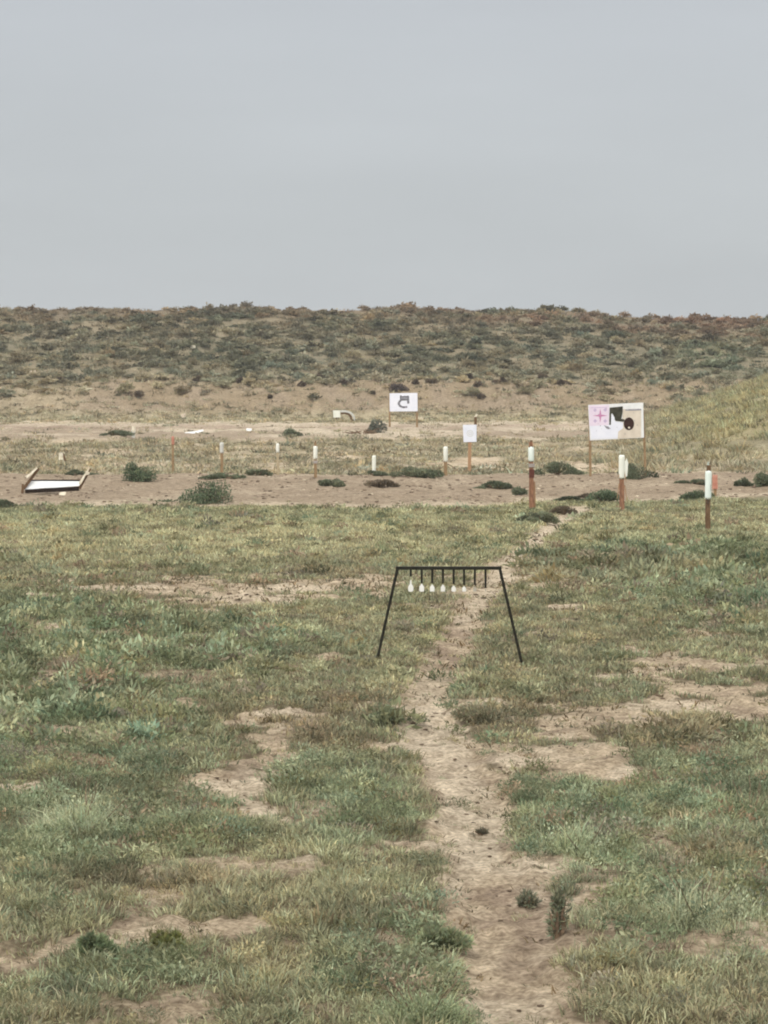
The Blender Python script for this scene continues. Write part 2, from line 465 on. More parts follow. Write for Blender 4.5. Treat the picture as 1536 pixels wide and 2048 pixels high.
M_BAND = mat_var('grey_tape', (.30, .26, .24), (.46, .42, .38), 12, .7)

# ------------------------------------------------------------------ ground: one sheet
def make_ground():
    ys = [-650, -400, -250, -120, -60, -30, -15, -7, -2, 2, 4.5, 6]
    y = 7.0
    while y < 262:
        ys.append(y); y *= 1.0040 if y < 34 else (1.0052 if y < 70 else 1.0075)
    ys += [275, 300, 340, 400, 500, 650]
    us = np.concatenate([np.linspace(-.24, .24, 420)])
    ext = [.26, .29, .33, .38, .45, .55, .7, .9, 1.2, 1.7, 2.5, 4, 7, 12, 25, 50, 81]
    us = np.concatenate([-np.array(ext[::-1]), us, np.array(ext)])
    ys = np.array(ys)
    Y, U = np.meshgrid(ys, us, indexing='ij')
    X = np.clip(U * np.maximum(Y, 8.0), -650, 650)
    far_ = np.abs(U) > 1; X = np.where(np.abs(U) >= 81, np.sign(U) * 650, np.where(far_, np.clip(X, -649 + 0 * X, 649), X))
    X = X + np.where(np.abs(X) >= 649, U * .0001, 0)
    Z = zz(X, Y)
    C = ground_color(X.ravel(), Y.ravel())
    V = np.stack([X.ravel(), Y.ravel(), Z.ravel()], 1)
    r, c = Y.shape
    i = np.arange(r * c).reshape(r, c)
    Fc = np.stack([i[:-1, :-1].ravel(), i[:-1, 1:].ravel(), i[1:, 1:].ravel(), i[1:, :-1].ravel()], 1)
    o = np_mesh('ground', V, Fc, C, GROUND, smooth=True)
    tag(o, 'bare tan dirt and thatch of the range floor and the berm behind it', kind='structure')
make_ground()

# ------------------------------------------------------------------ plants: templates
def blade_template(n, rad, L, wid, lean=(10, 60), seg=True):
    V = []; T = []; S = []
    for k in range(n):
        a = random.uniform(0, 2 * math.pi); r = rad * math.sqrt(random.random())
        bx, by = r * math.cos(a), r * math.sin(a)
        a2 = a + random.gauss(0, .9)
        ln = L * random.uniform(.45, 1.15); th = math.radians(random.uniform(*lean)); th2 = min(th + math.radians(random.uniform(5, 45)), 1.75)
        f = random.uniform(0, 2 * math.pi); wx, wy = math.cos(f) * wid / 2, math.sin(f) * wid / 2
        dx, dy = math.cos(a2), math.sin(a2)
        mx, my, mz = bx + dx * math.sin(th) * ln * .5, by + dy * math.sin(th) * ln * .5, math.cos(th) * ln * .5
        tx, ty, tz = mx + dx * math.sin(th2) * ln * .5, my + dy * math.sin(th2) * ln * .5, mz + math.cos(th2) * ln * .5
        s = random.gauss(1, .22); g = random.uniform(-.08, .07)
        i = len(V)
        V += [(bx - wx, by - wy, -.02), (bx + wx, by + wy, -.02), (mx - wx * .8, my - wy * .8, mz), (mx + wx * .8, my + wy * .8, mz), (tx, ty, tz)]
        T += [(i, i + 1, i + 3), (i, i + 3, i + 2), (i + 2, i + 3, i + 4)]
        S += [(s * (1 + g), s, s * (1 - g * .5))] * 5
    return np.array(V), np.array(T), np.clip(np.array(S), .35, 1.7)

def leafy_template(n, rx, rz, leaf, stems=0, up=.5, cl=5, jt=1.0, fat=1.0):
    """leaves gathered in a few loose lobes inside a low dome"""
    V = []; T = []; S = []
    lobes = [(random.gauss(0, .42) * rx, random.gauss(0, .42) * rx, random.uniform(.25, .75) * rz, random.gauss(1, .15)) for _ in range(cl)]
    for k in range(n):
        lx, ly, lz, ls = random.choice(lobes)
        x = lx + random.gauss(0, .26) * rx; y = ly + random.gauss(0, .26) * rx; z = abs(lz + random.gauss(0, .26) * rz)
        z *= max(.25, 1 - (math.hypot(x, y) / (rx * 1.25)) ** 2)
        d = Vector((random.gauss(0, 1) + x / rx * 1.2, random.gauss(0, 1) + y / rx * 1.2, random.gauss(0, 1) + up * 2)).normalized()
        q = Vector((random.gauss(0, 1), random.gauss(0, 1), random.gauss(0, 1)))
        q = (q - d * q.dot(d)).normalized()
        l = leaf * random.uniform(.6, 1.5); wd = l * random.uniform(.10, .22) * fat
        p = Vector((x, y, z)); m = p + d * l * .5
        s = (1 + random.gauss(0, .16) * jt) * (1 + (ls - 1) * jt); g = random.uniform(-.08, .07) * jt
        i = len(V)
        V += [tuple(p), tuple(m + q * wd), tuple(p + d * l), tuple(m - q * wd)]
        T += [(i, i + 1, i + 2), (i, i + 2, i + 3)]
        S += [(s * (1 + g), s, s * (1 - g * .4))] * 4
    return np.array(V), np.array(T), np.clip(np.array(S), .4, 1.6)

def scatter(name, temps, P, size, zs, col, seed=0, mat=LEAF):
    """temps placed at P; one mesh"""
    r = np.random.default_rng(seed)
    N = len(P); which = r.integers(0, len(temps), N); ang = r.uniform(0, 2 * np.pi, N)
    VV = []; FF = []; CC = []; off = 0
    for k, (tv, tf, ts) in enumerate(temps):
        idx = np.where(which == k)[0]
        if not len(idx): continue
        ca, sa = np.cos(ang[idx])[:, None], np.sin(ang[idx])[:, None]
        sx = size[idx][:, None]
        x = (tv[None, :, 0] * ca - tv[None, :, 1] * sa) * sx + P[idx, 0][:, None]
        y = (tv[None, :, 0] * sa + tv[None, :, 1] * ca) * sx + P[idx, 1][:, None]
        z = tv[None, :, 2] * sx * zs[idx][:, None] + P[idx, 2][:, None]
        VV.append(np.stack([x, y, z], 2).reshape(-1, 3))
        CC.append((col[idx][:, None, :] * ts[None]).reshape(-1, 3))
        f = tf[None] + (np.arange(len(idx)) * len(tv))[:, None, None] + off
        FF.append(f.reshape(-1, 3)); off += len(idx) * len(tv)
    V = np.concatenate(VV); Fc = np.concatenate(FF); C = np.clip(np.concatenate(CC), .01, .9)
    return np_mesh(name, V, Fc, C, mat)

def field(d0, d1, dens, half=.19, seed=0):
    r = np.random.default_rng(seed)
    wmax = half * d1 + 3.0
    n = int(2 * wmax * (d1 - d0) * dens)
    y = r.uniform(d0, d1, n); x = r.uniform(-wmax, wmax, n)
    k = np.abs(x) < half * y + 3.0
    return x[k], y[k], r

def jit(r, n, c, amt=.16, hue=.08):
    k = np.clip(r.normal(1, amt, (n, 1)), .5, 1.6); h = r.normal(0, hue, (n, 1))
    return c * k * np.concatenate([1 + h, np.ones_like(h), 1 - h * .6], 1)

# short grass
def grass_zone(name, d0, d1, dens, nb, rad, L, wid, seed, label):
    tm = [blade_template(nb, rad, L, wid) for _ in range(10)]
    x, y, r = field(d0, d1, dens, seed=seed)
    cv = cover(x, y)
    keep = r.random(len(x)) < np.clip(cv * 1.15, 0.015, 1)
    x, y, cv = x[keep], y[keep], cv[keep]
    P = np.stack([x, y, zz(x, y)], 1)
    vc = veg_color(x, y)
    dead = r.random(len(x)) < (.05 + .16 * sst(.45, .62, fbm(x * 2.1, y * 1.5, 261, 3))) * (1 - .8 * sst(30, 36, y))
    vc = vc * (1 + .20 * sst(31, 36, y) * np.clip((1.0 - sst(3, 8, x)), .3, 1))[:, None]
    vc = np.where(dead[:, None], vc * .35 + np.array((.31, .25, .165)) * .62, vc)
    c = jit(r, len(x), vc, .26, .05)
    sz = r.uniform(.6, 1.3, len(x)) * (.6 + .5 * cv) * (.75 + .6 * fbm(x * 1.5, y, 201, 3))
    return tag(scatter(name, tm, P, sz, r.uniform(.6, 1.1, len(x)), c, seed), label, 'grass', kind='stuff')

grass_zone('grass', 8.0, 16, 360, 22, .055, .062, .0055, 11, 'short pale green grass closest to the camera beside the footpath')
grass_zone('grass', 16, 28, 190, 16, .075, .062, .009, 12, 'short yellow green grass around the plate rack')
grass_zone('grass', 28, 49, 95, 13, .11, .070, .014, 13, 'even strip of yellow green grass in front of the dirt road')

# broad leaved weeds between the grass
def weeds(name, d0, d1, dens, nl, rx, rz, leaf, seed, label):
    tm = [leafy_template(nl, rx, rz, leaf) for _ in range(8)]
    x, y, r = field(d0, d1, dens, seed=seed)
    px, py = plan(x, y)
    cv = cover(x, y)
    sg = fld(px, py, SAGEB); pat = sst(.42, .6, fbm(x * 1.1, y * .8, 211, 3))
    keep = r.random(len(x)) < np.clip(cv, .02, 1) * (.25 + .75 * np.maximum(sg, pat * .7))
    x, y, sg = x[keep], y[keep], sg[keep]
    P = np.stack([x, y, zz(x, y) - .01], 1)
    base = veg_color(x, y)
    dark = r.random(len(x)) < .42
    base = np.where(dark[:, None], base * np.array((.62, .66, .60)), base)
    rust = r.random(len(x)) < .10
    base = np.where(rust[:, None], np.array((.29, .235, .16)), base)
    c = jit(r, len(x), base, .14)
    sz = r.uniform(.5, 1.3, len(x)) * (.8 + .5 * sg)
    return tag(scatter(name, tm, P, sz, r.uniform(.7, 1.2, len(x)), c, seed), label, 'weeds', kind='stuff')

weeds('weeds', 8.5, 17, 60, 190, .11, .075, .018, 21, 'low leafy sage green weeds among the nearest grass')
weeds('weeds', 17, 30, 26, 105, .15, .10, .040, 22, 'low leafy weeds spread around the plate rack')
weeds('weeds', 30, 48, 9, 85, .22, .10, .065, 23, 'low leafy weeds in the grass before the dirt road')

# straw and clumps on the rough flat, bank toe and far berm
def clumps(name, d0, d1, dens, temps, seed, size, label, half=.21, mask=None, zr=(.6, 1.1), dk=.3, cat='ground cover', amt=.16, dkf=.62):
    x, y, r = field(d0, d1, dens, half, seed)
    cv = cover(x, y)
    k = np.clip(cv, 0, 1)
    if mask is not None: k = k * mask(x, y)
    keep = r.random(len(x)) < k
    x, y = x[keep], y[keep]
    P = np.stack([x, y, zz(x, y) - .02], 1)
    base = veg_color(x, y)
    dark = r.random(len(x)) < dk
    base = np.where(dark[:, None], base * dkf, base)
    c = jit(r, len(x), base, amt, .06)
    return tag(scatter(name, temps, P, r.uniform(*size, len(x)), r.uniform(*zr, len(x)), c, seed), label, cat, kind='stuff')

T_STRAW = [blade_template(22, .22, .20, .028, (15, 80)) for _ in range(8)]
T_LOW = [leafy_template(60, .30, .11, .10) for _ in range(8)]
nsb = lambda x, y: 1 - sst(.02, .25, side_h(x, y))
ysb = lambda x, y: sst(.0, .12, side_h(x, y))
clumps('dry_grass', 58, 132, 7.0, T_STRAW, 31, (.5, 1.3), 'patchy straw coloured grass on the flat behind the dirt road', mask=nsb)
clumps('low_weeds', 58, 132, 1.5, T_LOW, 32, (.4, 1.5), 'flat olive weeds on the flat behind the dirt road', mask=nsb, dk=.5, zr=(.5, .9))
T_TALL = [blade_template(26, .25, .29, .034, (5, 60)) for _ in range(8)]
clumps('tall_grass', 57, 150, 6.5, T_TALL, 33, (.5, 1.15), 'tall yellow green grass covering the side berm on the right', half=.30, mask=ysb, dk=.15, cat='grass')
bmask = lambda x, y: sst(3, 10, y - bank_toe(x)) * (1 - sst(48, 53, y - bank_toe(x)))
T_SHRUB = [leafy_template(120, .50, .42, .20, cl=3, jt=.35, fat=1.8) for _ in range(10)]
T_TUFT = [blade_template(22, .30, .32, .05, (10, 65)) for _ in range(8)]
clumps('berm_scrub', 130, 192, 1.15, T_SHRUB, 34, (.4, 1.25), 'low grey green and rusty scrub covering the far berm', half=.22, mask=bmask, zr=(.45, .85), dk=.40, amt=.20, dkf=.70)
clumps('berm_grass', 130, 192, 3.6, T_TUFT, 35, (.5, 1.1), 'dry grass between the scrub on the far berm', half=.22, mask=bmask, dk=.2, cat='grass')

bankf = lambda x, y: sst(-1, 1.5, y - bank_toe(x)) * (1 - sst(10, 12, y - bank_toe(x))) * (.25 + .75 * sst(.42, .62, fbm(x * .6, y * .5, 241, 3)))
clumps('bank_tufts', 126, 142, 12.0, [blade_template(18, .25, .30, .05, (15, 75)) for _ in range(6)], 36, (.3, .95), 'small brown dead tufts over the bare bank', half=.22, mask=bankf, dk=.65, dkf=.5, cat='dead grass')
# loose clods and stones
def ico(r0, seed, squash=.6, rough=.25, sub=1):
    import bmesh
    bm = bmesh.new(); bmesh.ops.create_icosphere(bm, subdivisions=sub, radius=r0)
    rr = random.Random(seed)
    for v in bm.verts:
        v.co *= 1 + rr.uniform(-rough, rough); v.co.z *= squash
    return bm

def clods():
    bms = []
    for s in range(6):
        bm = ico(1, s, .55, .25)
        V = np.array([v.co[:] for v in bm.verts]); T = np.array([[v.index for v in f.verts] for f in bm.faces]); bm.free()
        bms.append((V, T, np.ones((len(V), 3))))
    x, y, r = field(9, 60, 60, seed=51)
    px, py = plan(x, y); cv = cover(x, y)
    clump = sst(.45, .65, fbm(x * 1.8, y * 1.2, 221, 3))
    k = (1 - cv) * (.25 + .75 * clump) * np.clip(22 / y, .3, 1)
    keep = r.random(len(x)) < k
    x, y = x[keep], y[keep]
    P = np.stack([x, y, zz(x, y) + .001], 1)
    t = r.random((len(x), 1))
    c = np.where(t < .6, DARKD * .9, np.where(t < .85, GREYD, PALE)) * r.uniform(.7, 1.2, (len(x), 1))
    o = scatter('loose_clods', bms, P, (.004 + .020 * r.random(len(x)) ** 2.5) * np.clip(y / 18, .8, 2.2), r.uniform(.6, 1, len(x)), c, 52, GROUND)
    tag(o, 'small loose clods and stones scattered over the bare dirt', 'clods', kind='stuff')
clods()

# sprigs creeping onto the bare ground
def sprigs():
    tm = [blade_template(9, .06, .06, .008, (40, 85)) for _ in range(8)]
    x, y, r = field(8.5, 40, 60, seed=61)
    cv = cover(x, y)
    keep = r.random(len(x)) < (cv < .35) * (.2 + .8 * sst(.5, .65, fbm(x * 2, y * 1.5, 231, 3))) * sst(-.22, -.02, path_d(x, y))
    x, y = x[keep], y[keep]
    P = np.stack([x, y, zz(x, y)], 1)
    c = jit(r, len(x), np.broadcast_to(np.array((.17, .14, .08)), (len(x), 3)), .25, .1)
    tag(scatter('dead_sprigs', tm, P, r.uniform(.6, 1.4, len(x)) * np.clip(y / 16, .8, 1.8), r.uniform(.5, 1, len(x)), c, 62), 'thin dead sprigs lying on the bare patches', 'dead weeds', kind='stuff')
sprigs()

# ------------------------------------------------------------------ solid helpers
class MB:
    def __init__(s): s.v = []; s.f = []; s.m = []; s.mats = []
    def mi(s, mat):
        if mat not in s.mats: s.mats.append(mat)
        return s.mats.index(mat)
    def prism(s, poly, depth, mat, frame=None, y0=0.0):
        """polygon in x,z plane; thick along y"""
        n = len(poly); b = len(s.v)
        for yy in (y0, y0 + depth):
            for (x, z) in poly:
                p = Vector((x, yy, z)); s.v.append(tuple(frame(p) if frame else p))
        k = s.mi(mat)
        s.f.append(tuple(range(b, b + n))); s.m.append(k)
        s.f.append(tuple(range(b + 2 * n - 1, b + n - 1, -1))); s.m.append(k)
        for i in range(n):
            j = (i + 1) % n
            s.f.append((b + i, b + n + i, b + n + j, b + j)); s.m.append(k)
    def bar(s, a, c, w0, w1, mat, d0=None, d1=None, nseg=4, tw=0.0, roll=0.0, steps=1, wob=0.0):
        """tapered bar from a to c with a cross-section of nseg corners"""
        a = Vector(a); c = Vector(c); ax = (c - a).normalized()
        up = Vector((0, 1, 0)) if abs(ax.y) < .9 else Vector((0, 0, 1))
        e1 = ax.cross(up).normalized(); e2 = ax.cross(e1).normalized()
        d0 = w0 if d0 is None else d0; d1 = w1 if d1 is None else d1
        k = s.mi(mat); rings = []
        for i in range(steps + 1):
            t = i / steps; p = a.lerp(c, t)
            if 0 < i < steps or wob: p = p + e1 * random.uniform(-wob, wob) + e2 * random.uniform(-wob, wob)
            ww = (w0 + (w1 - w0) * t) / 2; dd = (d0 + (d1 - d0) * t) / 2
            ring = []
            for q in range(nseg):
                an = 2 * math.pi * (q + .5) / nseg + roll + tw * t
                f = 1 / math.cos(math.pi / nseg) if nseg == 4 else 1
                ring.append(len(s.v)); s.v.append(tuple(p + e1 * math.cos(an) * ww * f + e2 * math.sin(an) * dd * f))
            rings.append(ring)
        for r0, r1 in zip(rings, rings[1:]):
            for q in range(nseg):
                j = (q + 1) % nseg
                s.f.append((r0[q], r0[j], r1[j], r1[q])); s.m.append(k)
        s.f.append(tuple(rings[0][::-1])); s.m.append(k); s.f.append(tuple(rings[-1])); s.m.append(k)
    def build(s, name, parent=None, bevel=0.0, smooth=False):
        me = bpy.data.meshes.new(name); me.from_pydata(s.v, [], s.f)
        for m in s.mats: me.materials.append(m)
        me.polygons.foreach_set('material_index', s.m)
        if smooth: me.polygons.foreach_set('use_smooth', [True] * len(me.polygons))
        import bmesh
        bm = bmesh.new(); bm.from_mesh(me); bmesh.ops.recalc_face_normals(bm, faces=bm.faces); bm.to_mesh(me); bm.free()
        o = bpy.data.objects.new(name, me); COL.objects.link(o)
        if parent: o.parent = parent
        if bevel:
            bv = o.modifiers.new('bevel', 'BEVEL'); bv.width = bevel; bv.segments = 2; bv.limit_method = 'ANGLE'
        return o

def thing(name, label, cat, loc, rz=0, group=None):
    o = bpy.data.objects.new(name, None); COL.objects.link(o)
    o.location = loc; o.rotation_euler = (0, 0, rz); o.empty_display_size = .2
    return tag(o, label, cat, group)

# ------------------------------------------------------------------ plate rack
def plate_rack():
    pb = at(900, 1338); s = scale_at(pb)
    t = thing('plate_rack', 'black steel plate rack with eight hanging rods straddling the footpath', 'plate rack', pb)
    X = lambda px: (px - 900) / s
    y = pb.y
    def gz(xl, yl=0.0): return float(zz(np.array([pb.x + xl]), np.array([y + yl]))[0]) - pb.z
    topz = (1338 - 1135) / s
    m = MB(); m.bar((X(791), 0, topz), (X(1003), 0, topz), .029, .029, M_BLACK); m.build('top_bar', t, .002)
    for (xt, xb) in ((794, 747), (1000, 1051)):
        m = MB(); g = gz(X(xb))
        m.bar((X(xb), 0, g - .10), (X(xt), 0, topz - .0125), .024, .026, M_BLACK)
        m.build('leg', t, .002)
        m = MB(); sgn = 1 if xt > 900 else -1
        m.prism([(X(xt) - .012 * sgn, topz - .016), (X(xt) + .012 * sgn, topz - .016), (X(xt) + .030 * sgn, topz - .10), (X(xt) + .006 * sgn, topz - .10)], .034, M_BLACK, y0=-.017)
        m.build('corner_bracket', t, .001)
    rods = [(821, 27.5, 13, 27), (843, 24, 11.5, 18), (864, 24, 11, 16), (885.5, 24, 10.5, 16), (907, 27, 10, 14), (928, 27, 9, 12), (949.5, 28, 8, 12), (971, 32, 4, 5)]
    for i, (px, rl, wd, ht) in enumerate(rods):
        zt = topz - .0125; yj = random.uniform(-.006, .006)
        zp = topz - (1182 - 1135) / s     # all plates end on one line
        ht *= .86; ptop = zp + ht / s
        m = MB(); m.bar((X(px), yj, zt), (X(px), yj, min(ptop + .012, zt - .12) if i else ptop + .03), .020, .018, M_BLACK)
        hg = m.build('hanger', t)
        w = wd * .85 / s
        if i < 7:
            hgt = ht / s; pts = []
            if i == 0:   # tall bottle shape
                prof = [(.10, 1), (.16, .66), (.44, .44), (.5, .30), (.46, .08), (.3, 0)]
            else:
                prof = [(.10, 1), (.24, .84), (.50, .62), (.5, .16), (.42, 0)]
            pts = [(X(px) + a * w, zp + b * hgt) for a, b in prof] + [(X(px) - a * w, zp + b * hgt) for a, b in prof[::-1]]
            m = MB(); m.prism(pts, .010, M_PLATE if i < 6 else M_GREYPL, y0=yj - .018)
            pl = m.build('plate', hg, .001)
            pl['label'] = ['largest white plate with a tall pointed neck', 'white plate', 'white plate', 'white plate', 'small white plate', 'smallest clean white plate', 'chipped greyish plate'][i]
        else:
            m = MB(); m.prism([(X(px) - w / 2, zp + .02), (X(px) + w / 2, zp + .02), (X(px), zp)], .008, M_GREYPL, y0=yj - .016)
            m.build('plate', hg)['label'] = 'tiny dark plate remnant'
plate_rack()

# ------------------------------------------------------------------ posts with white sleeves
def sleeve_mb(x, z0, z1, wid, mat, lean=0.0):
    m = MB(); n = 10; k = m.mi(mat); rings = []
    prof = [(z1, .0), (z1, .34), (z1 - .015, .46), (z1 - .05, .5), ((z0 + z1) / 2, .49), (z0 + .03, .5), (z0, .47), (z0 + .004, .40)]
    for q, (z, f) in enumerate(prof):
        ring = []
        for j in range(n):
            a = 2 * math.pi * j / n
            zz_ = z + (random.uniform(-.012, .012) if q >= 6 else 0)
            ring.append(len(m.v)); m.v.append((x + lean * (z - z0) + math.cos(a) * wid * f, math.sin(a) * wid * f, zz_))
        rings.append(ring)
    for a_, b_ in zip(rings, rings[1:]):
        for j in range(n):
            jj = (j + 1) % n
            m.f.append((a_[j], a_[jj], b_[jj], b_[j])); m.m.append(k)
    return m

# px, base row, stake top row, sleeve top row, sleeve bottom row, sleeve width px, stake width px, stake mat, sleeve mat, extras
POSTS = [
    (1063, 1020, 884, 893, 923, 11, 9, 'rusty', 'g', 'tip band dark', 'tall target post with dark tip and grey tape on a rust red shaft'),
    (1244, 1022, 912, 910, 957, 11, 9.5, 'rusty', 'w', 'flap splinter', 'near target post with splintered reddish shaft, below the big paper covered board'),
    (1415, 1062, 930, 941, 998, 13, 9.5, 'wood', 'g', 'bottle knot', 'nearest target post with the longest white sleeve, cloudy bottle top and knot hole'),
    (891, 951, 896, 893, 923, 9, 7, 'wood', 'w', 'brace', 'target post with dry stalks at its foot, left of the small square sign'),
    (748, 950, 914, 911, 946, 8, 5, 'wood', 'w', '', 'short white sleeve sunk to the weeds with no bare shaft showing'),
    (631, 956, 885, 892, 918, 8.5, 6, 'wood', 'w', 'tip band', 'target post with dark peaked tip and ragged base, second right of the pale ones'),
    (556, 950, 890, 887, 905, 6, 5, 'pale', 'w', '', 'thin target post with short bright white sleeve over a faded shaft'),
    (444, 947, 887, 885, 906, 8, 5.5, 'wood', 'f', '', 'target post with faded dull white sleeve on plain brown shaft'),
    (346, 947, 876, 873, 890, 6, 4.5, 'wood', 'r', '', 'thin brown stake topped by a small reddish sleeve'),
]
M_PALEW = mat_var('bleached_lumber', (.36, .29, .18), (.48, .40, .27), 12, .9, stretch=(6, 6, 1))
M_FADED = mat_var('faded_plastic', (.50, .50, .46), (.66, .66, .60), 12, .7)
for (px, pb_, pt, s1, s0, ws, wp, sm, vm, ex, lab) in POSTS:
    p = at(px, pb_); s = scale_at(p)
    t = thing('target_post', lab, 'target post', p, 0, 'wooden target posts with white sleeves')
    H = (pb_ - pt) / s; w = wp / s
    lean = random.uniform(-.012, .012)
    smat = {'rusty': M_RUSTY, 'wood': M_WOOD, 'pale': M_PALEW}[sm]
    if px == 1415: smat = M_DKWOOD
    m = MB(); m.bar((0, 0, -.12), (lean * H, 0, H), w * 1.05, w * .85, smat, steps=7, wob=.004)
    m.build('stake', t, .004)
    z1 = (pb_ - s1) / s; z0 = (pb_ - s0) / s
    sleeve_mb(lean * z0, z0, z1, max(ws / s, w * 1.3), {'g': M_SLEEVE, 'w': M_SLEEVEW, 'f': M_FADED, 'r': M_REDP}[vm], lean).build('sleeve', t, smooth=True)
    if 'tip' in ex:
        m = MB(); m.bar((lean * H, 0, z1 - .02), (lean * H + .004, 0, H + .035), w * .9, w * .35, M_DKWOOD, steps=3); m.build('tip', t)
    if 'bottle' in ex:
        m = MB(); m.bar((0, 0, z1 - .01), (0, 0, z1 + .07), w * .75, w * .7, M_CLEAR, nseg=8); m.bar((0, 0, z1 + .07), (.005, 0, z1 + .14), w * .6, w * .28, M_CLEAR, nseg=8)
        m.build('bottle_cap', t, smooth=False)
    if 'band' in ex:
        m = MB(); m.bar((0, 0, z0 - .10), (0, 0, z0 - .035), w * 1.28, w * 1.3, M_BAND, steps=2); m.build('tape_band', t)
    if 'dark' in ex:
        m = MB(); m.bar((0, 0, z0 - .29), (0, 0, z0 - .14), w * 1.12, w * 1.12, mat_var('dark_red_paint', (.09, .03, .02), (.16, .06, .045), 12, .8)); m.build('painted_collar', t)
        m = MB(); m.bar((w * .75, .01, -.1), (w * .62, .01, H * .42), w * .45, w * .35, M_ORANGE, steps=4, wob=.004); m.build('side_slat', t)
    if 'knot' in ex:
        m = MB(); m.prism([(-w * .3, .42), (w * .25, .45), (w * .32, .53), (-.01, .58), (-w * .32, .52)], .006, M_CLOD, y0=-w * .53); m.build('knot_hole', t)
    if 'flap' in ex:
        m = MB(); m.prism([(w * .3, z0 - .02), (w * 1.05, z0 + .05), (w * 1.25, z0 + .28), (w * .9, z0 + .36), (w * .5, z0 + .3)], .03, M_SLEEVEW, y0=-.015); m.build('torn_flap', t, .003)
    if 'splinter' in ex:
        m = MB()
        for (xa, za, xb, zb) in ((-.6, .50, -1.1, .22), (.5, .46, 1.05, .16), (.3, .75, .8, .52), (-.4, .72, -.8, .60)):
            m.bar((xa * w, -.01, za), (xb * w, -.03, zb), .02, .008, M_ORANGE)
        m.build('splinter', t)
    if 'brace' in ex:
        m = MB(); m.bar((w * .6, 0, .26), (.30, .05, .10), .022, .01, M_TWIG, steps=3, wob=.01); m.bar((-w * .5, 0, .20), (-.24, .08, .12), .018, .01, M_TWIG, steps=3, wob=.01)
        m.build('dry_stalk', t)

# the little pink stake beside the nearest post
p = at(1430, 992); s = scale_at(p)
t = thing('marker_stake', 'short faded pink painted stake just right of the nearest white sleeve', 'stake', p)
m = MB(); m.bar((0, 0, -.1), (0, 0, 26 / s), 5 / s, 6 / s, M_WOOD, steps=3, wob=.003); m.build('stake', t)
m = MB(); m.bar((0, -.005, 14 / s), (-.003, -.005, 42 / s), 10 / s, 9 / s, M_REDP, steps=3, wob=.003); m.build('painted_top', t, .004)

# dark stake behind the square sign, white stump far left
p = at(951, 880); s = scale_at(p)
t = thing('charred_stake', 'dark stake with pale broken tip standing behind the small square sign', 'stake', p)
m = MB(); m.bar((0, 0, -.1), (0, 0, 46 / s), 5 / s, 5 / s, M_DKWOOD, steps=4, wob=.005); m.build('stake', t)
m = MB(); m.bar((-.03, 0, 44 / s), (.05, 0, 52 / s), 4 / s, 3 / s, M_CREAM); m.build('tip', t)
p = at(267, 876); s = scale_at(p)
t = thing('bleached_stump', 'short bleached white post stump beside a dark flat shrub', 'stump', p)
m = MB(); m.bar((0, 0, -.1), (0, 0, 15 / s), 6 / s, 7 / s, M_FADED, steps=3, wob=.006); m.build('shaft', t)
m = MB(); m.bar((0, 0, 12 / s), (.01, 0, 23 / s), 9 / s, 8 / s, M_CREAM, steps=2, wob=.006, nseg=6); m.build('cap', t)

# ------------------------------------------------------------------ boards
def quad_frame(TL, TR, BR, BL):
    """u right 0..1, v down 0..1 -> local x, z"""
    def f(u, v):
        x = (TL[0] * (1 - u) + TR[0] * u) * (1 - v) + (BL[0] * (1 - u) + BR[0] * u) * v
        z = (TL[1] * (1 - u) + TR[1] * u) * (1 - v) + (BL[1] * (1 - u) + BR[1] * u) * v
        return (x, z)
    return f

